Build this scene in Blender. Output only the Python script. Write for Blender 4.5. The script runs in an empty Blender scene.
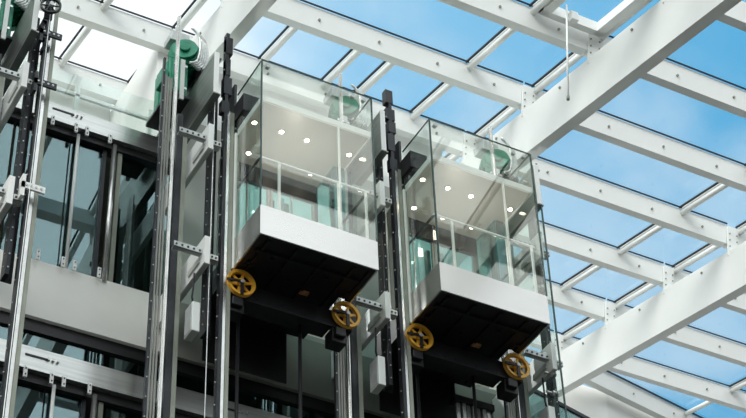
import bpy, bmesh, math, random
from mathutils import Vector, Matrix
random.seed(7)
S = bpy.context.scene
COL = S.collection

# ---------------------------------------------------------------- camera
R = ((0.87826399, -0.28841975, -0.38140058),
     (-0.4771269, -0.58138506, -0.65904578),
     (-0.03165878, 0.76079265, -0.64822238))
cam = bpy.data.objects.new('camera', bpy.data.cameras.new('camera'))
COL.objects.link(cam)
cam.matrix_world = Matrix(R).to_4x4()
cam.data.sensor_width = 36
cam.data.lens = 1851.14 / 746 * 36
cam.data.clip_end = 500
S.camera = cam
S.view_settings.view_transform = 'Standard'
S.view_settings.look = 'None'
S.view_settings.exposure = 0.5
S.view_settings.gamma = 1
S.view_settings.use_curve_mapping = False

# ---------------------------------------------------------------- sky
W = bpy.data.worlds.new('sky'); S.world = W; W.use_nodes = True
nt = W.node_tree; N = nt.nodes; L = nt.links
for n in list(N): N.remove(n)
def node(t, **k):
    n = N.new(t)
    for a, b in k.items(): setattr(n, a, b)
    return n
def math_(op, a, b=None, clamp=False):
    n = node('ShaderNodeMath', operation=op, use_clamp=clamp)
    for i, v in enumerate((a, b)):
        if v is None: continue
        if isinstance(v, (int, float)): n.inputs[i].default_value = v
        else: L.new(v, n.inputs[i])
    return n.outputs[0]
tc = node('ShaderNodeTexCoord'); sep = node('ShaderNodeSeparateXYZ')
L.new(tc.outputs['Generated'], sep.inputs[0])
sx, sy, sz = sep.outputs
def smooth(v, a, b):
    n = node('ShaderNodeMapRange', interpolation_type='SMOOTHSTEP')
    L.new(v, n.inputs[0]); n.inputs[1].default_value = a; n.inputs[2].default_value = b
    return n.outputs[0]
noi = node('ShaderNodeTexNoise'); noi.inputs['Scale'].default_value = 5.5; noi.inputs['Detail'].default_value = 7
noi.inputs['Roughness'].default_value = .55
mp = node('ShaderNodeMapping'); mp.inputs['Scale'].default_value = (1, 1, 1.6); mp.inputs['Location'].default_value = (.35, .1, .2)
L.new(tc.outputs['Generated'], mp.inputs[0]); L.new(mp.outputs[0], noi.inputs['Vector'])
cl = noi.outputs[0]
s_ = math_('SUBTRACT', sx, math_('MULTIPLY', sy, .42))
s_ = math_('ADD', s_, math_('MULTIPLY', math_('SUBTRACT', cl, .5), .25))
blue = math_('MULTIPLY', smooth(s_, -.07, .10), smooth(sy, .0, .3))
cloud = smooth(cl, .42, .64)
deep = node('ShaderNodeMix', data_type='RGBA')
L.new(smooth(s_, .03, .36), deep.inputs[0])
deep.inputs[6].default_value = (.20, .43, .62, 1); deep.inputs[7].default_value = (.062, .30, .52, 1)
mixc = node('ShaderNodeMix', data_type='RGBA')
L.new(math_('MULTIPLY', cloud, .62), mixc.inputs[0]); L.new(deep.outputs[2], mixc.inputs[6]); mixc.inputs[7].default_value = (.44, .56, .65, 1)
mixw = node('ShaderNodeMix', data_type='RGBA')
L.new(blue, mixw.inputs[0]); mixw.inputs[6].default_value = (.80, .83, .84, 1); L.new(mixc.outputs[2], mixw.inputs[7])
# the sun-side half of the sky, behind the photographer, is bright haze
back = smooth(math_('ADD', math_('MULTIPLY', sy, -1), math_('MULTIPLY', sx, -.8)), -.2, .8)
st = math_('ADD', 1.0, math_('MULTIPLY', back, 1.0))
low = smooth(sz, .1, .48)
st = math_('MULTIPLY', st, math_('ADD', math_('MULTIPLY', low, .95), .05))
bg = node('ShaderNodeBackground'); L.new(mixw.outputs[2], bg.inputs[0]); L.new(st, bg.inputs[1])
wo = node('ShaderNodeOutputWorld'); L.new(bg.outputs[0], wo.inputs[0])

# soft hazy sun from behind the photographer
sun = bpy.data.objects.new('sun', bpy.data.lights.new('sun', 'SUN')); COL.objects.link(sun)
sun.data.energy = 1.5; sun.data.angle = math.radians(35); sun.data.color = (1, .96, .9)
sun.rotation_euler = Vector((-.78, -.55, .55)).to_track_quat('Z', 'Y').to_euler()

# ---------------------------------------------------------------- materials
def mat(name, col, rough=.5, metal=0, var=.06, scale=3, emit=None, brushed=False, bump=0):
    m = bpy.data.materials.new(name); m.use_nodes = True
    t = m.node_tree; b = t.nodes['Principled BSDF']
    b.inputs['Roughness'].default_value = rough; b.inputs['Metallic'].default_value = metal
    tc = t.nodes.new('ShaderNodeTexCoord'); n = t.nodes.new('ShaderNodeTexNoise')
    n.inputs['Scale'].default_value = scale; n.inputs['Detail'].default_value = 5
    mpn = t.nodes.new('ShaderNodeMapping')
    if brushed: mpn.inputs['Scale'].default_value = (.6, .6, 14)
    t.links.new(tc.outputs['Object'], mpn.inputs[0]); t.links.new(mpn.outputs[0], n.inputs['Vector'])
    r = t.nodes.new('ShaderNodeValToRGB')
    r.color_ramp.elements[0].position = .3; r.color_ramp.elements[1].position = .7
    r.color_ramp.elements[0].color = tuple(c * (1 - var) for c in col) + (1,)
    r.color_ramp.elements[1].color = tuple(min(1, c * (1 + var)) for c in col) + (1,)
    t.links.new(n.outputs[0], r.inputs[0]); t.links.new(r.outputs[0], b.inputs['Base Color'])
    if bump:
        bp = t.nodes.new('ShaderNodeBump'); bp.inputs['Strength'].default_value = bump
        t.links.new(n.outputs[0], bp.inputs['Height']); t.links.new(bp.outputs[0], b.inputs['Normal'])
    if emit:
        b.inputs['Emission Color'].default_value = emit[0] + (1,); b.inputs['Emission Strength'].default_value = emit[1]
    return m
def glass(name, tint, refl=.1, gloss=(1, 1, 1), rough=0.0, edge=1.45):
    m = bpy.data.materials.new(name); m.use_nodes = True
    t = m.node_tree
    for n in list(t.nodes): t.nodes.remove(n)
    tr = t.nodes.new('ShaderNodeBsdfTransparent'); tr.inputs[0].default_value = tint + (1,)
    gl = t.nodes.new('ShaderNodeBsdfGlossy'); gl.inputs[0].default_value = gloss + (1,); gl.inputs['Roughness'].default_value = rough
    lw = t.nodes.new('ShaderNodeLayerWeight'); lw.inputs[0].default_value = .5
    pw = t.nodes.new('ShaderNodeMath'); pw.operation = 'POWER'; pw.inputs[1].default_value = 4.0
    ad = t.nodes.new('ShaderNodeMath'); ad.operation = 'MULTIPLY_ADD'; ad.inputs[1].default_value = .5; ad.inputs[2].default_value = refl; ad.use_clamp = True
    t.links.new(lw.outputs['Facing'], pw.inputs[0])
    mx = t.nodes.new('ShaderNodeMixShader'); o = t.nodes.new('ShaderNodeOutputMaterial')
    t.links.new(pw.outputs[0], ad.inputs[0]); t.links.new(ad.outputs[0], mx.inputs[0])
    t.links.new(tr.outputs[0], mx.inputs[1]); t.links.new(gl.outputs[0], mx.inputs[2]); t.links.new(mx.outputs[0], o.inputs[0])
    return m
M = dict(
    white=mat('white_paint', (.86, .875, .85), .45, var=.03, scale=1.2),
    wall=mat('white_wall', (.80, .80, .77), .7, var=.03, scale=.8),
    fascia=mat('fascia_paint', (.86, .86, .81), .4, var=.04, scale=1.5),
    skirt=mat('skirt_metal', (.60, .585, .56), .26, .95, var=.03, scale=2, brushed=True),
    steel=mat('brushed_steel', (.55, .56, .54), .28, .9, var=.12, scale=2, brushed=True),
    galv=mat('galvanised_steel', (.50, .53, .52), .45, .45, var=.16, scale=9),
    plate=mat('grey_plate_steel', (.62, .64, .61), .42, .35, var=.07, scale=3),
    belt=mat('belt_steel', (.20, .20, .18), .4, .7, var=.1, scale=6),
    pier=mat('pier_paint', (.36, .37, .33), .5, var=.05, scale=2),
    shaft=mat('shaft_shade_and_car_wall', (.20, .21, .18), .7, var=.12, scale=1.5),  # fascia tone darkened for the dimly lit shaft; also the car side wall
    plate_dark=mat('dark_brushed_steel', (.27, .28, .26), .33, .85, var=.25, scale=1.6, brushed=True),
    olive=mat('olive_grey_paint', (.26, .28, .23), .5, .2, var=.12, scale=4),
    chrome=mat('polished_rail_steel', (.58, .58, .56), .25, .85, var=.1, scale=6),
    dark=mat('dark_steel', (.022, .024, .028), .4, .4, var=.35, scale=8),
    black=mat('black_paint', (.007, .007, .009), .5, .0, var=.3, scale=10),
    rubber=mat('black_gasket', (.015, .016, .018), .8, 0),
    green=mat('green_machine_enamel', (.012, .23, .13), .38, .1, var=.3, scale=9, bump=.05),
    yellow=mat('yellow_pulley_enamel', (.80, .42, .045), .42, .1, var=.15, scale=12),
    hose=mat('silver_conduit', (.72, .74, .72), .35, .7, var=.2, scale=30),
    soffit=mat('car_ceiling_panel', (.50, .48, .43), .4, .1, var=.04, scale=2),
    cabin=mat('car_wall_steel', (.40, .40, .37), .22, .8, var=.1, scale=3, brushed=True),
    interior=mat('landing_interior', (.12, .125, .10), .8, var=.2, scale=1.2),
    floor=mat('stone_floor', (.035, .035, .03), .6, var=.15, scale=.6),
    lamp=mat('downlight_lens', (1, .9, .75), .5, emit=((1, .86, .66), 14)),
    amber=mat('plywood_edge', (.45, .24, .10), .5, var=.3, scale=20),
    g_roof=glass('roof_glass', (.97, .99, 1), .0),
    g_car=glass('car_glass', (.925, .965, .95), .04),
    g_front=glass('car_front_glass', (.96, .98, .965), .085, gloss=(.95, .90, .83)),
    g_door=glass('teal_door_glass', (.58, .80, .80), .08, gloss=(.6, .9, .9)),
    landing_ceiling=mat('landing_ceiling', (.75, .77, .74), .6),
    g_top=glass('tinted_screen_glass', (.93, .98, .97), .06),
    g_wall=glass('teal_landing_glass', (.42, .56, .55), .24, gloss=(.40, .53, .55)),
    g_edge=mat('green_glass_edge', (.02, .06, .055), .2),
)
# ---------------------------------------------------------------- mesh builder
class MB:
    def __init__(s): s.bm = bmesh.new(); s.m = 0
    def _new(s, r):
        for f in {f for v in r for f in v.link_faces}: f.material_index = s.m
    def hexa(s, p):                       # eight corners: bottom ring, top ring
        vs = [s.bm.verts.new(q) for q in p]
        for q in ((3, 2, 1, 0), (4, 5, 6, 7), (0, 1, 5, 4), (1, 2, 6, 5), (2, 3, 7, 6), (3, 0, 4, 7)):
            f = s.bm.faces.new([vs[i] for i in q]); f.material_index = s.m
    def box(s, x0, x1, y0, y1, z0, z1):
        s.hexa([(x0, y0, z0), (x1, y0, z0), (x1, y1, z0), (x0, y1, z0), (x0, y0, z1), (x1, y0, z1), (x1, y1, z1), (x0, y1, z1)]); return s
    def prism(s, pts, d):                 # planar polygon swept by vector d
        d = Vector(d); a = [s.bm.verts.new(p) for p in pts]; b = [s.bm.verts.new(Vector(p) + d) for p in pts]
        n = len(pts); fs = [s.bm.faces.new(a), s.bm.faces.new(b[::-1])]
        for i in range(n): fs.append(s.bm.faces.new((a[i], b[i], b[(i + 1) % n], a[(i + 1) % n])))
        for f in fs: f.material_index = s.m
        return s
    def cyl(s, p, q, r, n=12, r2=None):
        p, q = Vector(p), Vector(q); d = q - p
        mt = Matrix.Translation((p + q) / 2) @ d.to_track_quat('Z', 'Y').to_matrix().to_4x4()
        res = bmesh.ops.create_cone(s.bm, cap_ends=True, segments=n, radius1=r, radius2=r if r2 is None else r2, depth=d.length, matrix=mt)
        s._new(res['verts'])
        if n > 8:
            for f in {f for v in res['verts'] for f in v.link_faces}:
                if len(f.verts) == 4: f.smooth = True
        return s
    def path(s, pts, r, n=8):
        pts = [Vector(p) for p in pts]; rings = []
        up = Vector((0, 0, 1))
        for i, p in enumerate(pts):
            t = (pts[min(i + 1, len(pts) - 1)] - pts[max(i - 1, 0)]).normalized()
            a = t.cross(up if abs(t.dot(up)) < .95 else Vector((0, 1, 0))).normalized(); b = t.cross(a)
            rings.append([s.bm.verts.new(p + r * (math.cos(2 * math.pi * k / n) * a + math.sin(2 * math.pi * k / n) * b)) for k in range(n)])
        for u, v in zip(rings, rings[1:]):
            for k in range(n):
                f = s.bm.faces.new((u[k], u[(k + 1) % n], v[(k + 1) % n], v[k])); f.smooth = True; f.material_index = s.m
        for rg in (rings[0], rings[-1][::-1]):
            f = s.bm.faces.new(rg); f.material_index = s.m
        return s
    def ball(s, c, r, sub=1):
        res = bmesh.ops.create_icosphere(s.bm, subdivisions=sub, radius=r, matrix=Matrix.Translation(c)); s._new(res['verts']); return s
    def lathe(s, c, ax, prof, n=32):      # prof: (radius, offset along axis)
        c = Vector(c); ax = Vector(ax).normalized()
        a = ax.cross(Vector((0, 0, 1)) if abs(ax.z) < .9 else Vector((1, 0, 0))).normalized(); b = ax.cross(a)
        rings = [[s.bm.verts.new(c + ax * o + r * (math.cos(2 * math.pi * k / n) * a + math.sin(2 * math.pi * k / n) * b)) for k in range(n)] for r, o in prof]
        for i in range(len(rings)):
            u, v = rings[i], rings[(i + 1) % len(rings)]
            for k in range(n):
                f = s.bm.faces.new((u[k], u[(k + 1) % n], v[(k + 1) % n], v[k])); f.material_index = s.m
        return s
    def mi(s, i): s.m = i; return s
    def build(s, name, m, parent=None, bevel=0):
        bmesh.ops.recalc_face_normals(s.bm, faces=s.bm.faces[:])
        me = bpy.data.meshes.new(name); s.bm.to_mesh(me); s.bm.free()
        for k in (m if isinstance(m, (list, tuple)) else [m]): me.materials.append(M[k])
        o = bpy.data.objects.new(name, me); COL.objects.link(o)
        if parent: o.parent = parent
        if bevel:
            md = o.modifiers.new('bevel', 'BEVEL'); md.width = bevel; md.segments = 2; md.limit_method = 'ANGLE'
        return o
def box(name, m, x0, x1, y0, y1, z0, z1, parent=None, bevel=0):
    return MB().box(x0, x1, y0, y1, z0, z1).build(name, m, parent, bevel)
def tag(o, label, cat, group=None):
    o['label'] = label; o['category'] = cat; o['kind'] = 'thing'
    if group: o['group'] = group
    return o
def thing(name, loc, label, cat, group=None):
    o = bpy.data.objects.new(name, None); COL.objects.link(o); o.location = loc; o.empty_display_size = .2
    return tag(o, label, cat, group)
def struct(o): o['kind'] = 'structure'; return o
def empty_struct(name):
    o = bpy.data.objects.new(name, None); COL.objects.link(o); return struct(o)
def copy_tree(o, parent=None):
    c = o.copy(); COL.objects.link(c)
    if parent: c.parent = parent
    for ch in o.children: copy_tree(ch, c)
    return c

# ---------------------------------------------------------------- roof frame of reference
A = math.radians(13.3); SA, CA = math.sin(A), math.cos(A); TA = math.tan(A); H0 = 15.88
def RP(x, y, off=0.0, s=0.0):
    """point on the sloping roof: y of the glass line, off metres below the glass, s metres on up the slope"""
    return Vector((x, y + off * SA + s * CA, H0 + TA * y - off * CA + s * SA))
def roofbox(mb, x0, x1, y, off0, off1, s0, s1):
    mb.hexa([RP(x0, y, off1, s0), RP(x1, y, off1, s0), RP(x1, y, off1, s1), RP(x0, y, off1, s1),
             RP(x0, y, off0, s0), RP(x1, y, off0, s0), RP(x1, y, off0, s1), RP(x0, y, off0, s1)])
WY = 17.1                                  # landing front
PITCH = 2.44
# ================================================================ LARGE STRUCTURE
struct(box('floor', 'floor', -14, 40, -16, 40, -1.7, -1.6))
cw = MB(); cw.box(7.25, 12.0, 18.46, 18.6, 17.55, 20.0)
struct(cw.build('wall_middle', 'wall'))
struct(box('wall_return', 'wall', 7.05, 7.25, 18.4, 20.32, 17.0, 20.2))
struct(box('wall_back', 'wall', -4, 7.05, 20.32, 20.5, 16.0, 20.7))
lw = MB()
lw.prism([(12.0, 24.75, 4), (19.6, 24.75, 4), (19.6, 24.75, 21.45), (12.0, 24.75, 21.45)], (0, .2, 0))
struct(lw.build('wall_right', 'wall'))
lw = MB(); lw.prism([(19.6, 24.75, 4), (30, 27.4, 4), (30, 27.4, 21.9), (19.6, 24.75, 21.45)], (-.05, .2, 0))
struct(lw.build('wall_right', 'wall'))
# landing slabs and fronts, seen from outside through the shafts
struct(box('trim_1', 'fascia', -4, 6.9, WY, 22.0, 13.37, 14.21)); struct(box('trim_9', 'shaft', 6.9, 12.0, WY, 22.0, 13.37, 14.21))  # right-hand length: the shade of the shaft is put into its colour
struct(box('trim_2', 'black', -4, 12.0, WY + .06, 22.0, 13.20, 13.37))
struct(box('trim_3', 'black', -4, 6.98, WY + .03, WY + .2, 16.40, 16.51))
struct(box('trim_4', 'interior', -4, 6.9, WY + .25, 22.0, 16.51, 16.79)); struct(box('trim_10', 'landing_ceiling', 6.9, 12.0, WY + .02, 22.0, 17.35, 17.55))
for lx in (7.9, 10.3):
    for ly in (17.75, 18.2):
        o = MB().cyl((0, 0, 0), (0, 0, .02), .09, 20).build('added_light_disc', 'lamp'); o.location = (lx, ly, 17.33)  # glowing disc added to go with the landing fill, no lamp known there
        tag(o, '%s added glowing disc under the landing ceiling behind the %s glass car' % ('nearer' if ly < 18 else 'farther', 'left' if lx < 9 else 'right'), 'added light disc', 'added landing discs')
    la = bpy.data.lights.new('landing_fill', 'POINT'); la.energy = 62; la.shadow_soft_size = .03; la.color = (.95, 1, .98)  # unseen point lamp added in mid-air to brighten the landing behind the cars
    lo = bpy.data.objects.new('landing_fill', la); COL.objects.link(lo); lo.location = (lx + .2, 17.9, 15.6)
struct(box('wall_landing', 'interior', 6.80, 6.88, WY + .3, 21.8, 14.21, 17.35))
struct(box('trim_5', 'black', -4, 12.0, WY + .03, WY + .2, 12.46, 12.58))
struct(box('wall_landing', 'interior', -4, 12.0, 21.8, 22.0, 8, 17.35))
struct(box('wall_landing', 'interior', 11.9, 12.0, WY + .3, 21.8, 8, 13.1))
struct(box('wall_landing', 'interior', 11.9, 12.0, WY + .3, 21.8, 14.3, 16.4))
pier = MB()
for a, b in ((6.98, 7.85), (9.42, 10.3), (11.75, 12.0)): pier.box(a, b, WY + .02, WY + .24, 14.21, 17.35)
for a, b in ((7.85, 9.42), (10.3, 11.75)): pier.box(a, b, WY + .02, WY + .24, 14.21, 14.30)
struct(pier.build('wall_landing', 'pier'))
def channel(name, z0, z1):
    xe = 6.98 if z0 > 16 else 12.0
    b = MB(); b.box(-4, xe, WY - .05, WY + .22, z0, z1); b.mi(1)
    for i in range(-3, 3):
        x = 4.71 + i * PITCH
        if x + .9 > xe: continue
        b.box(x + .42, x + .72, WY - .056, WY - .05, z0 + .17, z0 + .20)
    b.mi(2)
    for i in range(-3, 3):
        x = 4.71 + i * PITCH
        if x + .9 > xe: continue
        for k in range(3): b.cyl((x + .70 + k * .06, WY - .085, z0 + .185), (x + .70 + k * .06, WY - .05, z0 + .185), .016, 8)
    return struct(b.build(name, ['steel', 'black', 'chrome']))
channel('trim_6', 16.51, 16.79); channel('trim_7', 12.58, 12.89)
def storefront(name, z0, z1, k):
    """one landing's glazing: panes, hanger rod, chrome tube, clips"""
    x = 4.71 + k * PITCH
    e = empty_struct(name)
    for a, b in () if (k > 0 and z0 > 13) else ((x + .02, x + .74), (x + .76, x + 1.20), (x + 1.46, x + 2.42)):
        box('glass_pane', 'g_wall', a, b, WY + .10, WY + .115, z0, z1, e)
    box('mullion', 'dark', x + 1.20, x + 1.25, WY + .08, WY + .16, z0, z1, e)
    box('mullion', 'olive', x + 1.40, x + 1.46, WY + .06, WY + .16, z0, z1, e)
    MB().cyl((x + .83, WY + .03, z0 - .05), (x + .83, WY + .03, z1), .022, 10).build('hanger_rod', 'white', e)
    MB().cyl((x + 1.33, WY + .02, z0 - .05), (x + 1.33, WY + .02, z1), .036, 14).build('tube', 'chrome', e)
    for cx in (.44, .76, .91, 1.23):
        for zz in (z0 - .05, z1 - .06):
            b = MB(); b.box(x + cx - .022, x + cx + .022, WY - .075, WY - .052, zz, zz + .15); b.mi(1)
            for q in (.035, .115): b.cyl((x + cx, WY - .085, zz + q), (x + cx, WY - .075, zz + q), .009, 6)
            b.build('clip', ['white', 'dark'], e)
    return e
n = 1
for z0, z1 in ((14.22, 16.46), (9.6, 12.5)):
    for k in (-1, 0, 1, 2):
        storefront('window_%d' % n, z0, z1, k); n += 1
struct(box('window_%d' % n, 'g_wall', -4, 12.0, WY + .10, WY + .115, 12.90, 13.19)); n += 1
# glass upstand above the top channel
struct(box('window_%d' % n, 'g_car', -4, 7.3, WY + .05, WY + .065, 16.80, 17.52)); n += 1
up = MB().box(5.5, 5.56, 17.3, 17.36, 16.8, 17.6).box(6.55, 6.61, 17.3, 17.36, 16.8, 17.5).box(5.2, 6.9, 17.3, 17.34, 17.3, 17.34)
struct(up.build('trim_8', 'white'))
# right-hand glazed screen closing the last shaft
g = MB(); g.box(11.695, 11.71, 15.62, WY, 9.0, 17.2); o = struct(g.build('window_%d' % n, 'g_top')); n += 1
MB().box(11.692, 11.713, 15.605, 15.62, 9.0, 17.2).build('glass_edge', 'g_edge', o)
for z in (16.95, 16.8, 15.1, 14.0, 13.7, 13.4):
    b = MB(); b.cyl((11.56, 15.78, z), (11.74, 15.78, z), .018, 10); b.cyl((11.64, 15.78, z), (11.695, 15.78, z), .042, 14); b.cyl((11.71, 15.78, z), (11.725, 15.78, z), .042, 14)
    b.build('glass_clamp', 'steel', o)

n += 1
o = struct(MB().prism([(12.06, 17.77, 8), (14.4, 18.35, 8), (14.4, 18.35, 15.2), (12.06, 17.77, 15.2)], (-.004, .015, 0)).build('window_%d' % n, 'g_wall')); n += 1
MB().prism([(12.06, 17.75, 15.2), (14.4, 18.33, 15.2), (14.4, 18.33, 15.26), (12.06, 17.75, 15.26)], (-.01, .05, 0)).build('coping', 'dark', o)
MB().prism([(13.2, 18.03, 8), (13.25, 18.04, 8), (13.25, 18.04, 15.2), (13.2, 18.03, 15.2)], (-.004, .015, 0)).build('mullion', 'white', o)

# ================================================================ SKYLIGHT
BX = (2.03, 7.27, 12.27, 17.50, 22.75)
ROWS = (2.45, 4.2, 5.95, 7.7, 9.45, 11.2, 12.95, 14.72, 16.45, 18.15, 19.93, 21.70, 23.42)
# (bay x0, x1, first row, last row)
BAYS = ((-3.2, BX[0]), (BX[0], BX[1]), (BX[1], BX[2]), (BX[2], BX[3]), (BX[3], BX[4]), (BX[4], 28))
LAST = (10, 10, 9, 12, 12, 12)
ceil = empty_struct('ceiling')
ord_ = {7: 'lowest', 8: 'second', 9: 'third', 10: 'fourth', 11: 'fifth', 12: 'sixth'}
def purlin(x0, x1, y, label, group):
    e = thing('purlin', ((x0 + x1) / 2, y, H0 + TA * y), label, 'roof purlin', group)
    def B(): return MB()
    b = B(); roofbox(b, x0, x1, y, .035, .39, 0, .17)
    b.bm.transform(Matrix.Translation(-e.location)); b.build('tube', 'white', e)
    b = B(); roofbox(b, x0, x1, y, .0, .024, -.026, -.01); roofbox(b, x0, x1, y, .0, .024, .175, .19)
    b.bm.transform(Matrix.Translation(-e.location)); b.build('gasket', 'rubber', e)
    k = max(2, int((x1 - x0) / .87)); 
    for i in range(k):
        x = x0 + (i + .5) * (x1 - x0) / k
        p = RP(x, y, .23, 0); q = RP(x, y, .23, -.02)
        MB().cyl(p - e.location, q - e.location, .021, 8).build('bolt', 'olive', e)
    return e
where = {0: 'left of all beams', 1: 'behind the left machine bay', 2: 'above the glass cars', 3: 'right of the middle beam', 4: 'right of the lower right beam', 5: 'far right'}
for bi, (x0, x1) in enumerate(BAYS):
    for ri, y in enumerate(ROWS):
        if ri > LAST[bi]: continue
        vis = (bi == 1 and ri >= 9) or (bi == 2 and ri >= 6) or (bi == 3 and ri >= 7) or (bi == 4 and ri >= 10)
        if bi == 1: lab = 'white steel roof purlin above the empty shaft, %s one' % ('nearer' if ri == 9 else 'farther, lower in view')
        elif bi == 2: lab = {7: 'white roof purlin crossing the very top above the glass cars', 8: 'long white roof purlin running above both glass cars to the big middle beam',
                             9: 'white roof purlin along the wall head just behind the glass car tops'}.get(ri, 'white roof purlin over the hall in front of the cars')
        elif bi == 3: lab = {7: 'white roof purlin in the top right corner beyond the big middle beam', 8: 'white roof purlin right of the middle beam, second below the top right corner',
                             9: 'white roof purlin right of the middle beam, third below the top right corner',
                             10: 'white roof purlin meeting the lower right beam at its bracket near the right edge',
                             11: 'white roof purlin between the two big beams, second up from the lower right beam foot',
                             12: 'white roof purlin between the two big beams, closest to the lower beam foot'}.get(ri, 'white roof purlin over the hall right of the cars')
        elif bi == 4: lab = {10: 'white roof purlin below the lower right beam at the right edge, uppermost', 11: 'white roof purlin under the lower right beam, upper of the last two',
                             12: 'white roof purlin under the lower right beam, lower of the last two'}.get(ri, 'white roof purlin over the far right of the hall')
        else: lab = 'white roof purlin outside the picture over the %s' % ('left part of the hall' if bi == 0 else 'far right part of the hall')
        if vis:
            purlin(x0 + .02, x1 - .02, y, lab, 'roof purlins')
        else:
            b = MB(); roofbox(b, x0 + .02, x1 - .02, y, .035, .39, 0, .17); b.build('purlin', 'white', ceil)
# glazing bars along the slope: (x, from row, to row)
bars = []
for x in (6.07, 7.22): bars += [(x, 6, 10)]
bars = [(6.07, 0, 10), (7.22, 0, 10), (11.31, 0, 9), (12.48, 0, 12), (16.55, 0, 12), (17.74, 0, 12), (21.79, 0, 12), (0.83, 0, 10), (2.03, 0, 10),
        (8.65, 8, 9), (9.72, 8, 9), (10.29, 8, 9)]
for x, a, c in bars:
    for r in range(a, c):
        if x in (11.31,) and r >= 9: continue
        y0, y1 = ROWS[r] + .17, ROWS[r + 1]
        b = MB(); b.cyl(RP(x, y0, .10), RP(x, y1, .10), .048, 14)
        b.hexa([RP(x - .02, y0, .09), RP(x + .02, y0, .09), RP(x + .02, y1, .09), RP(x - .02, y1, .09), RP(x - .02, y0, .0), RP(x + .02, y0, .0), RP(x + .02, y1, .0), RP(x - .02, y1, .0)])
        b.mi(1)
        for sx0 in (-.07, .045):
            b.hexa([RP(x + sx0, y0, .03), RP(x + sx0 + .025, y0, .03), RP(x + sx0 + .025, y1, .03), RP(x + sx0, y1, .03), RP(x + sx0, y0, .0), RP(x + sx0 + .025, y0, .0), RP(x + sx0 + .025, y1, .0), RP(x + sx0, y1, .0)])
        b.build('glazing_bar', ['white', 'rubber'], ceil)
# glass panes, bay by bay and row by row
for bi, (x0, x1) in enumerate(BAYS):
    for r in range(LAST[bi]):
        b = MB(); roofbox(b, x0, x1, ROWS[r], -.012, 0.0, 0, (ROWS[r + 1] - ROWS[r]) / CA)
        b.build('glass_pane', 'g_roof', ceil)
# slanting end strip of the skylight on the right
q0, q1 = RP(19.42, 24.31), RP(21.78, 24.9)
b = MB(); qa, qb = Vector((18.2, 24.02)), Vector((25.5, 25.85))
def slant(b, pa, pb, o0, o1, s0, s1):
    b.hexa([RP(pa.x, pa.y, o1, s0), RP(pb.x, pb.y, o1, s0), RP(pb.x, pb.y, o1, s1), RP(pa.x, pa.y, o1, s1),
            RP(pa.x, pa.y, o0, s0), RP(pb.x, pb.y, o0, s0), RP(pb.x, pb.y, o0, s1), RP(pa.x, pa.y, o0, s1)])
e = thing('purlin', RP(21, 24.7), 'slanting white edge member where the skylight ends above the lower right wall', 'roof purlin', 'roof purlins')
b = MB(); slant(b, qa, qb, .035, .39, 0, .2); b.bm.transform(Matrix.Translation(-e.location)); b.build('tube', 'white', e)
b = MB(); slant(b, qa, qb, 0, .033, -.035, -.01); b.bm.transform(Matrix.Translation(-e.location)); b.build('gasket', 'rubber', e)
for t in (.1, .27, .44, .61):
    p = qa.lerp(qb, t); MB().cyl(RP(p.x, p.y, .22) - e.location, RP(p.x, p.y, .22, -.02) - e.location, .021, 8).build('bolt', 'olive', e)
b = MB(); b.prism([RP(17.5, 23.42, 0), RP(25.5, 23.42, 0), RP(25.5, 25.85, 0), RP(18.2, 24.02, 0), RP(17.5, 23.9, 0)], (0, 0, .012)); b.build('glass_pane', 'g_roof', ceil)
for x, yy in ((21.79, 24.9), (17.74, 23.95)):
    b = MB(); b.cyl(RP(x, 23.59, .10), RP(x, yy, .10), .048, 14); b.build('glazing_bar', 'white', ceil)
# slanting end of the left bay, and the extra pane rim
b = MB(); roofbox(b, 12.48, 17.5, 23.42, -.012, 0, 0, .5)
b.build('glass_pane', 'g_roof', ceil)
# opening vent sash at the top, beside the middle beam
b = MB()
for a in ((11.36, 11.50), (12.28, 12.42)):
    b.hexa([RP(a[0], 13.15, .16), RP(a[1], 13.15, .16), RP(a[1], 14.62, .16), RP(a[0], 14.62, .16), RP(a[0], 13.15, .01), RP(a[1], 13.15, .01), RP(a[1], 14.62, .01), RP(a[0], 14.62, .01)])
roofbox(b, 11.36, 12.42, 13.13, .01, .16, 0, .13); roofbox(b, 11.36, 12.42, 14.52, .01, .16, 0, .13)
b.build('sash', 'white', ceil)
# rod hanging from the vent gear
e = thing('window_opener', (11.58, 14.3, 18.87), 'thin white rod hanging from the roof vent left of the middle beam', 'window opener')
MB().cyl((-.20, 0, -1.66), (0, 0, .25), .014, 10).build('rod', 'white', e)
MB().box(.03, .15, -.05, .05, -.05, .12).build('drive_box', 'white', e, .01)
MB().cyl((-.206, 0, -1.70), (-.2, 0, -1.64), .022, 10).build('end_cap', 'olive', e)
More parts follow.
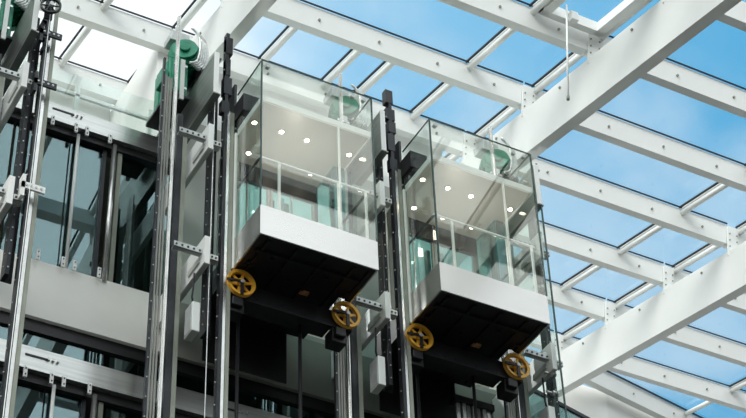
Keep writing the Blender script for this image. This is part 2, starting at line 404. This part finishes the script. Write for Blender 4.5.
# big box beams
def beam(bi, y0, y1, label):
    x = BX[bi]; w = .19
    hb = 14.50; ht = 15.33
    e = thing('roof_beam', (x, y0, hb + TA * y0), label, 'roof beam', 'big white roof beams')
    def P(xx, y, h): return Vector((xx, y, h + TA * y)) - e.location
    b = MB(); b.hexa([P(x, y0, hb), P(x + w, y0, hb), P(x + w, y1, hb), P(x, y1, hb), P(x, y0, ht), P(x + w, y0, ht), P(x + w, y1, ht), P(x, y1, ht)])
    b.build('box_section', 'white', e)
    for y in ROWS:
        if not (y0 < y < y1): continue
        b = MB(); b.hexa([q - e.location for q in (RP(x - .02, y, .62, -.03), RP(x + w + .02, y, .62, -.03), RP(x + w + .02, y, .62, -.008), RP(x - .02, y, .62, -.008),
                          RP(x - .02, y, .06, -.03), RP(x + w + .02, y, .06, -.03), RP(x + w + .02, y, .06, -.008), RP(x - .02, y, .06, -.008))])
        b.mi(1)
        for q in (.02, w - .02):
            for hh in (.20, .32, .44): b.cyl(RP(x + q, y, hh, -.045) - e.location, RP(x + q, y, hh, -.03) - e.location, .013, 6)
        b.build('cleat', ['white', 'olive'], e)
    for i, y in enumerate([r + .85 for r in ROWS]):
        if y0 < y < y1:
            MB().cyl(P(x - .02, y, ht - .12), P(x, y, ht - .12), .022, 8).build('bolt', 'olive', e)
    return e
beam(1, 2, 18.4, 'big white box beam at upper left ending behind the green hoist machine')
beam(2, 2, 18.4, 'big white box beam sloping from top right corner down to the right glass car')
beam(3, 2, 24.7, 'big white box beam crossing the lower right, lowest of the large beams')
beam(0, 2, 20.0, 'big white box beam over the left of the hall outside the picture')

# ================================================================ SHAFT MODULES
WHO = {-1: 'at the left picture edge', 0: 'of the empty shaft', 1: 'of the left glass car', 2: 'of the right glass car'}
ZB = 8.0
def left_rail(k):
    X = 2.27 + (k + 1) * PITCH
    lab = {0: 'tall steel guide rail column left of the empty shaft, nearest the left edge', 1: 'dark guide rail column with bright edge left of the left glass car',
           2: 'dark guide rail column with bright edge between the two glass cars', -1: 'steel guide rail column outside the left picture edge'}[k]
    e = thing('guide_rail', (X, 15.8, ZB), lab, 'guide rail', 'lift guide rails')
    top = 17.75 - ZB
    b = MB(); b.box(-.165, -.12, -.06, .03, 0, top)
    b.mi(1)
    zz = .1
    while zz < top:
        b.ball((-.172, -.02, zz), .012); zz += .31
    b.m = 0
    zq = 16.30 - ZB
    while zq < top - .15:
        hq = random.choice((.05, .09, .2, .3)); b.box(-.165 - random.choice((.0, .02, .045)), -.12 + random.choice((.0, .02, .045)), -.066 + random.choice((0, .01)), .03, zq, min(zq + hq, top)); zq += hq + random.choice((.04, .1, .13))
    b.build('column', ['dark', 'galv'], e)
    tb = top if k < 1 else 16.35 - ZB
    MB().box(-.12, -.085, -.055, .0, 0, tb).box(-.085, -.07, -.035, -.02, 0, tb).build('rail_blade', 'chrome', e)
    MB().box(-.069, -.02, -.045, .12, 0, tb).build('cover_channel', 'olive', e)
    return e
def right_rail(k):
    X = 2.27 + (k + 1) * PITCH
    lab = {0: 'cluster of upright steel rails right of the empty shaft, under the left green machine', 1: 'upright steel rail cluster just right of the left glass car',
           2: 'dark upright rail cluster right of the right glass car', -1: 'upright rail cluster outside the left picture edge'}[k]
    e = thing('guide_rail', (X + .10, 16.16, ZB), lab, 'guide rail', 'lift guide rails')
    t1, t2 = 17.30 - ZB, 18.15 - ZB
    b = MB(); b.box(1.455, 1.485, -.05, -.01, 0, t1); b.mi(1)
    zz = .15
    while zz < t1: b.ball((1.47, -.052, zz), .011); zz += .27
    b.build('column', ['dark', 'galv'], e)
    for i in range(3):
        x = 1.495 + i * .04
        MB().box(x, x + .024, -.04 + .01 * i, -.02 + .01 * i, 0, t1 - .30).build('suspension_belt', 'belt', e)
    MB().box(1.62, 1.66, -.06, -.02, 0, t2).box(1.634, 1.646, -.085, -.06, 0, t2).build('rail_blade', 'chrome', e)
    MB().box(1.69, 1.77, -.04, .04, 0, t1 - .9).build('column', 'dark', e)
    MB().box(1.78, 1.84, -.03, .05, 0, t1 - 1.2).build('cover_channel', 'olive', e)
    return e
def side_frame(k):
    """cantilever plates, post and brackets that tie the rails to the wall"""
    X = 2.27 + (k + 1) * PITCH + 2.05
    wh = {-1: 'at the left picture edge', 0: 'between the empty shaft and the left glass car', 1: 'between the two glass cars', 2: 'right of the right glass car'}[k]
    # upper brushed machine plate
    e = thing('machine_plate', (X, 15.6, 16.43), 'brushed steel machine support plate high up ' + wh, 'steel plate', 'machine support plates')
    MB().prism([(0, 0, .0), (0, 1.5, 0), (0, 1.5, .66), (0, 0, .72)], (.02, 0, 0)).box(.02, .10, 0, 1.5, 0, .02).box(.02, .1, 0, 1.5, .64, .66).build('web', 'plate_dark', e)
    MB().box(-.005, .06, -.02, 0, 0, .72).build('end_plate', 'white', e)
    for lvl, z, word in ((2, 15.53, 'upper'), (3, 13.70, 'lower')):
        e = thing('bracket_beam', (X - .02, 15.68, z), '%s white cantilever bracket plate %s' % (word, wh), 'bracket', 'white bracket plates')
        MB().prism([(0, 0, 0), (0, 1.42, 0), (0, 1.42, .41), (0, 0, .41)], (.015, 0, 0)).build('web', 'white', e)
        MB().box(0, .07, -.02, 0, 0, .41).build('end_plate', 'white', e)
        MB().box(.015, .07, 0, 1.42, 0, .012).box(.015, .07, 0, 1.42, .40, .412).build('flange', 'plate', e)
        b = MB(); b.prism([(-.02, .10, .08), (-.02, .42, .08), (-.02, .42, .16), (-.02, .10, .16)], (.02, 0, 0)); b.build('stiffener', 'plate', e)
        b = MB(); b.box(-.37, -.01, .03, .04, .16, .24); b.box(-.37, -.01, .03, .10, .16, .168); b.mi(1)
        for q in range(5): b.cyl((-.34 + q * .075, .022, .2), (-.34 + q * .075, .03, .2), .014, 8)
        b.build('angle', ['galv', 'black'], e)
        b = MB(); b.box(.09, .20, .03, .04, .12, .20); b.box(.09, .20, .03, .13, .12, .128); b.mi(1)
        for q in range(2): b.cyl((.12 + q * .05, .022, .16), (.12 + q * .05, .03, .16), .014, 8)
        b.build('angle', ['plate', 'black'], e)
    tag(MB().box(-.06, .04, 0, .03, 8, 16.4).box(-.06, -.045, .03, .2, 8, 16.4).build('steel_post', 'plate'),
        'flat grey steel post ' + wh, 'steel post', 'grey steel posts').location = (X - .08, 16.35, 0)
    # electrical box
    e = thing('junction_box', (X - .07, 15.72, 12.72), 'pale electrical box below the lower bracket ' + wh, 'electrical box', 'electrical boxes')
    MB().box(-.05, .05, 0, .22, 0, .42).build('body', 'plate', e, .008)
    MB().box(-.056, -.05, .02, .20, .02, .40).build('lid', 'galv', e, .003)
    MB().path([(0, .1, .46), (-.02, .1, .55), (0, .12, .7), (.02, .15, .95)], .012).build('conduit', 'rubber', e)
    # dark perforated column beyond, with bolt heads
    b = MB(); b.box(0, .05, 0, .16, 12.9, 17.0); b.box(.05, .13, .14, .16, 12.9, 17.0); b.mi(1)
    z = 13.0
    while z < 17: b.cyl((.025, -.01, z), (.025, 0, z), .010, 6); b.cyl((-.01, .08, z + .05), (0, .08, z + .05), .010, 6); z += .19
    o = b.build('perforated_column', ['dark', 'galv']); o.location = (X + .13, 15.9, 0)
    tag(o, 'black perforated steel column with bolt heads ' + wh, 'steel column', 'perforated columns')
def machine(k):
    X = 2.27 + (k + 1) * PITCH + 1.95
    wh = {-1: 'green hoist machine in the top left corner', 0: 'large green hoist machine at the end of the upper left beam', 1: 'green hoist machine behind the left glass car top',
          2: 'green hoist machine behind the right glass car top near the middle beam'}[k]
    e = thing('hoist_machine', (X + (.03 if k == 2 else 0), 16.35, 16.95), wh, 'hoist machine', 'green hoist machines')
    MB().box(-.22, .05, .0, .50, 0, .66).box(-.18, .01, -.03, .0, .05, .6).box(-.24, .07, .05, .12, 0, .62).box(-.24, .07, .3, .37, 0, .62).build('gear_housing', 'green', e, .02)
    b = MB(); b.cyl((-.02, -.02, .84), (.16, .50, .84), .20, 28); b.cyl((-.04, -.06, .84), (-.02, -.02, .84), .17, 28); b.cyl((-.055, -.10, .84), (-.04, -.06, .84), .07, 20)
    for i in range(5): b.cyl((.01 + i * .03, .08 + i * .08, .84), (.02 + i * .03, .105 + i * .08, .84), .215, 28)
    b.box(-.12, .06, -.02, .12, .62, .72); b.prism([(-.22, .0, .66), (-.05, .0, .95), (.0, .0, .66)], (0, .06, 0))
    b.build('motor', 'green', e)
    b = MB(); b.lathe((.20, .18, .50), (1, 0, 0), [(.22, 0), (.25, .01), (.25, .03), (.225, .04), (.25, .05), (.25, .09), (.22, .1), (.06, .1), (.06, 0)], 36)
    b.build('traction_sheave', 'dark', e)
    MB().box(-.33, -.23, -.02, .18, .12, .40).build('brake', 'green', e, .02)
    MB().box(-.20, .06, .02, .30, 1.08, 1.20).box(-.22, .0, .0, .02, 1.0, 1.1).build('terminal_box', 'galv', e, .012)
    MB().box(-.24, .08, -.04, .70, -.05, 0).build('bed_plate', 'dark', e, .01)
    MB().box(-.08, -.02, -.06, -.035, -.1, .62).build('strut', 'plate', e)
    MB().box(-.17, -.14, -.05, -.031, .1, .5).build('cable', 'black', e)
    for i in range(5):
        pts = []
        for j in range(13):
            t = j / 12
            pts.append((.02 + .035 * i + .14 * math.sin(math.pi * t), -.12 + .02 * i, 1.20 - .66 * t + .08 * math.sin(math.pi * t * 2)))
        MB().path(pts, .017, 8).build('conduit_hose', 'hose', e)
    for p in ((-.15, -.05, .12), (-.15, -.05, .52), (.0, -.05, .52), (.0, -.05, .12)): MB().cyl(p, (p[0], p[1] + .02, p[2]), .022, 6).build('bolt', 'hose', e)
    return e
for k in (-1, 0, 1, 2):
    left_rail(k); right_rail(k); side_frame(k); machine(k)

# small fittings on the first rail: a guide pulley and clamps
e = thing('governor_pulley', (4.50, 15.50, 16.85), 'small dark spoked pulley beside the leftmost guide rail at the top', 'pulley')
b = MB(); b.lathe((0, 0, 0), (.3, 1, 0), [(.11, -.02), (.13, -.02), (.13, .02), (.11, .02)], 24)
for i in range(6):
    a = i * math.pi / 3; b.cyl((0, 0, 0), (.12 * math.cos(a), -.036 * math.cos(a), .12 * math.sin(a)), .01, 6)
b.build('wheel', 'dark', e)
MB().cyl((0, -.05, 0), (0, .05, 0), .03, 12).build('hub', 'galv', e)
MB().box(-.05, .05, .05, .08, -.18, .05).build('bracket', 'dark', e)
for i, (z, lab) in enumerate(((16.45, 'dark clamp block near the top of the leftmost guide rail'), (15.6, 'dark clamp block on the leftmost guide rail beside the window channel'),
                              (13.95, 'white slotted clamp on the leftmost guide rail at window sill height'))):
    b = MB(); b.box(-.12, .16, -.06, -.03, 0, .09); b.box(-.12, -.08, -.06, .06, -.12, .2); b.mi(1)
    for q in range(4): b.cyl((-.07 + q * .06, -.07, .045), (-.07 + q * .06, -.06, .045), .014, 8)
    o = b.build('rail_clamp', ['dark' if i < 2 else 'white', 'galv']); o.location = (4.56, 15.67, z); tag(o, lab, 'rail clamp', 'rail clamps')
# thin hoist ropes in the empty shafts
for x, y, lab in ((4.52, 15.55, 'thin steel rope hanging just left of the leftmost guide rail'), (6.85, 15.75, 'thin steel rope hanging left of the left glass car')):
    o = MB().cyl((x, y, 8), (x, y, 17.2), .006, 6).build('hoist_rope', 'galv'); tag(o, lab, 'rope')

# ---------------------------------------------------------------- glass cars
def pulley(parent, x):
    y, z, r = -.16, -.19, .185
    b = MB(); b.lathe((x, y, z), (0, 1, 0), [(r - .038, -.025), (r, -.03), (r, -.018), (r - .012, 0), (r, .018), (r, .03), (r - .038, .025)], 40)
    for i in range(6):
        a = i * math.pi / 3 + .3
        d = Vector((math.cos(a), 0, math.sin(a))); n_ = Vector((-math.sin(a), 0, math.cos(a)))
        c = Vector((x, y, z))
        b.prism([c + d * .04 + n_ * .022, c + d * (r - .03) + n_ * .014, c + d * (r - .03) - n_ * .014, c + d * .04 - n_ * .022], (0, .014, 0))
    b.cyl((x, y - .03, z), (x, y + .03, z), .055, 20)
    p = b.build('pulley', 'yellow', parent)
    MB().cyl((x, y - .06, z), (x, y + .06, z), .024, 12).build('axle', 'galv', p)
    MB().box(x - .02, x + .02, y - .05, y - .035, z - .19, z + .02).prism([(x - .2, y - .05, z - .01), (x, y - .05, z + .02), (x, y - .05, z - .02), (x - .2, y - .05, z - .045)], (0, .012, 0)).build('yoke', 'black', p)
CW = 1.575
def car(k):
    X = 2.27 + (k + 1) * PITCH
    nm = {1: 'left of the two glass lift cars, with pale skirt and two yellow pulleys below',
          2: 'right one of the two glass lift cars, nearest the big middle roof beam'}[k]
    e = thing('elevator_car', (X, 15.9, 13.81), nm, 'elevator car', 'glass lift cars')
    y0 = -.9
    Z = lambda z: z - 13.81
    D = -.17                                    # rear end of the glazed front bay (y = 15.73)
    # skirt
    b = MB(); b.box(0, CW, y0, y0 + .02, .0, .44).box(0, .02, y0 + .02, D, 0, .44).box(CW - .02, CW, y0 + .02, D, 0, .44)
    b.build('skirt', 'skirt', e)
    b = MB(); b.box(.02, CW - .02, y0 + .02, D, .04, .40); b.box(.02, 1.42, D, .78, .04, .40); b.box(.02, CW - .02, y0 + .02, y0 + .09, .015, .05); b.box(.02, .08, y0 + .09, D, .015, .05); b.box(CW - .08, CW - .02, y0 + .09, D, .015, .05)
    for i in range(4): b.box(.15 + i * .38, .19 + i * .38, y0 + .1, .7, .01, .05)
    b.box(.1, CW - .1, -.6, -.55, .0, .05)
    b.build('underframe', 'black', e)
    MB().box(.021, .035, y0 + .1, D, .03, .10).build('plywood_strip', 'amber', e)
    for p in ((.12, -.33), (.18, -.30), (.10, -.26), (1.42, -.25), (1.46, -.32), (.7, -.2), (.35, -.5), (1.1, -.45)): MB().cyl((p[0], p[1], -.0), (p[0], p[1], .02), .022, 8).build('bolt', 'dark', e)
    MB().box(.92, 1.04, -.12, -.06, .0, .03).build('junction_plate', 'amber', e)
    # floor inside
    MB().box(.02, CW - .02, y0 + .03, D, .405, .42).box(.02, 1.42, D, .77, .405, .42).build('floor_panel', 'cabin', e)
    # glass
    gt = Z(16.66)
    def pane(x0, x1, a, c, z0, z1, edge=True):
        g = box('glass_pane', 'g_car', x0, x1, a, c, z0, z1, e)
        return g
    box('glass_pane', 'g_front', .0, CW, y0, y0 + .014, .44, gt, e) 
    pane(.0, .014, y0 + .02, D, .44, gt); pane(CW - .014, CW, y0 + .02, D, .44, gt)
    MB().box(-.006, .01, y0 - .006, y0 + .016, .44, gt).box(CW - .010, CW + .006, y0 - .006, y0 + .016, .44, gt).box(0, CW, y0 - .001, y0 + .015, gt, gt + .012).box(-.001, .015, y0, D, gt, gt + .012).box(CW - .015, CW + .001, y0, D, gt, gt + .012).build('glass_edge', 'g_edge', e)
    # ceiling and its white rim
    c0 = Z(16.0)
    MB().box(.03, CW - .03, y0 + .05, D, c0, c0 + .03).box(.03, 1.42, D, .36, c0, c0 + .03).build('ceiling_panel', 'soffit', e)
    MB().box(.02, CW - .02, y0 + .02, y0 + .05, c0 - .02, c0 + .07).box(.018, .03, y0 + .05, D, c0 - .02, c0 + .07).box(CW - .03, CW - .018, y0 + .05, D, c0 - .02, c0 + .07).build('ceiling_rim', 'white', e)
    for x, y in ((.12, -.45), (.50, -.45), (.86, -.45), (1.47, -.45), (.30, .10), (.75, .10), (1.20, .10)):
        b = MB(); b.cyl((x, y, c0 - .012), (x, y, c0 - .001), .030, 16)
        o = b.build('downlight', 'lamp', e)
        b = MB(); b.lathe((x, y, c0 - .01), (0, 0, 1), [(.031, 0), (.042, 0), (.042, .009), (.031, .009)], 20); b.build('bezel', 'chrome', o)
    la = bpy.data.lights.new('car_fill', 'POINT'); la.energy = 9; la.shadow_soft_size = .02; la.color = (1, .94, .84)  # unseen point lamp added mid-car, standing in for the glow of the downlights
    lo = bpy.data.objects.new('car_fill', la); COL.objects.link(lo); lo.parent = e; lo.location = (.8, -.25, c0 - .75)
    # header, rear wall and doors
    b = MB(); b.box(.05, 1.38, .30, .36, c0 - .28, c0 - .005); b.build('header', 'black', e)
    box('rear_post', 'cabin', .02, .08, .34, .40, .42, c0 - .01, e); box('rear_post', 'cabin', 1.36, 1.42, .34, .40, .42, c0 - .01, e)
    for a in (.09, .725):
        d = MB().box(a, a + .62, .33, .342, .44, c0 - .28).build('door', 'g_door', e)
        MB().box(a, a + .03, .32, .35, .44, c0 - .28).box(a + .30, a + .315, .32, .35, .44, c0 - .28).box(a + .59, a + .62, .32, .35, .44, c0 - .28).build('door_frame', 'chrome', d)
    b = MB(); b.box(.02, .05, D + .02, .33, .42, c0 - .01); b.build('side_wall', 'shaft', e)
    b = MB(); b.box(1.39, 1.42, D + .03, .33, .42, c0 - .01); b.box(1.39, CW - .02, D, D + .03, .42, c0 - .01); b.build('side_wall', 'g_door', e)
    box('corner_post', 'white', -.012, .02, D + .0, D + .03, .0, c0 + .0, e); box('corner_post', 'white', CW - .02, CW + .012, D, D + .03, .0, c0 + .0, e)
    box('mullion', 'white', 1.085, 1.105, y0 + .02, y0 + .045, .44, c0 - .02, e)
    # handrail
    hz = Z(15.11)
    h = MB().box(.03, CW - .03, y0 + .10, y0 + .125, hz - .012, hz + .012).build('handrail', 'white', e)
    for x in (.30, 1.12, 1.50): box('post', 'white', x - .016, x + .016, y0 + .102, y0 + .122, .42, hz - .012, h)
    h = MB().cyl((.05, y0 + .11, hz), (.05, D + .1, hz), .018, 10).build('handrail', 'dark', e)
    MB().cyl((CW - .05, y0 + .11, hz), (CW - .05, D + .1, hz), .018, 10).build('handrail', 'dark', e)
    # frame uprights, crosshead, bottom crossbeam
    for x in (-.016, CW + .01):
        b = MB(); b.box(x, x + .035, -.12, .08, -.38, Z(16.9)); b.mi(1)
        zz = .5
        while zz < 2.9: b.cyl((x + .02, -.135, zz), (x + .02, -.12, zz), .012, 6); zz += .2
        b.build('upright', ['dark', 'galv'], e)
    MB().box(-.01, 1.40, .0, .10, Z(16.12), Z(16.30)).build('crosshead', 'dark', e)
    MB().box(-.015, .24, -.40, .05, Z(16.22), Z(16.50)).build('controller', 'black', e)
    b = MB(); b.box(-.015, CW + .02, -.11, -.02, -.38, -.26); b.box(-.015, CW + .02, -.11, -.10, -.26, -.14); b.box(.1, CW - .2, -.02, .20, -.34, -.28); b.mi(1)
    for i in range(8): b.cyl((.2 + i * .15, -.12, -.33), (.2 + i * .15, -.11, -.33), .012, 6)
    b.build('crossbeam', ['black', 'black'], e)
    for x in (-.015, CW - .22): MB().box(x, x + .20, -.10, .1, -.58, -.385).box(x + .02, x + .16, -.16, -.1, -.52, -.40).build('safety_gear', 'black', e, .01)
    pulley(e, .105); pulley(e, 1.52)
    # apron hanging from the door side
    box('apron', 'black', .05, 1.18, .78, .80, Z(13.10), .40, e)
    # suspension tubes below
    for x in (.20, 1.02): MB().cyl((x, .1, Z(8.5)), (x, .1, -.2), .022, 10).build('rope_tube', 'black', e)
    # clamps holding the top glass
    for x in (.09, 1.30, 1.46): 
        MB().cyl((x, y0 - .01, gt - .08), (x, y0 + .04, gt - .08), .028, 12).build('glass_clamp', 'galv', e)
    return e
car(1); car(2)
# bright ribbed counterweight strips seen below each car
for k, x0, n_, lab in ((2, .94, 7, 'wide ribbed steel counterweight guard below the right glass car'),):
    X = 2.27 + (k + 1) * PITCH
    e = thing('counterweight', (X + x0, 16.3, 8), lab, 'counterweight', 'counterweights')
    for i in range(n_):
        MB().box(i * .075, i * .075 + .055, -.02 * (i % 2), .05, 0, 5.25).build('rib', 'steel', e, .006)
    MB().box(-.04, n_ * .075 + .02, -.04, .1, 5.25, 5.34).build('head', 'black', e)
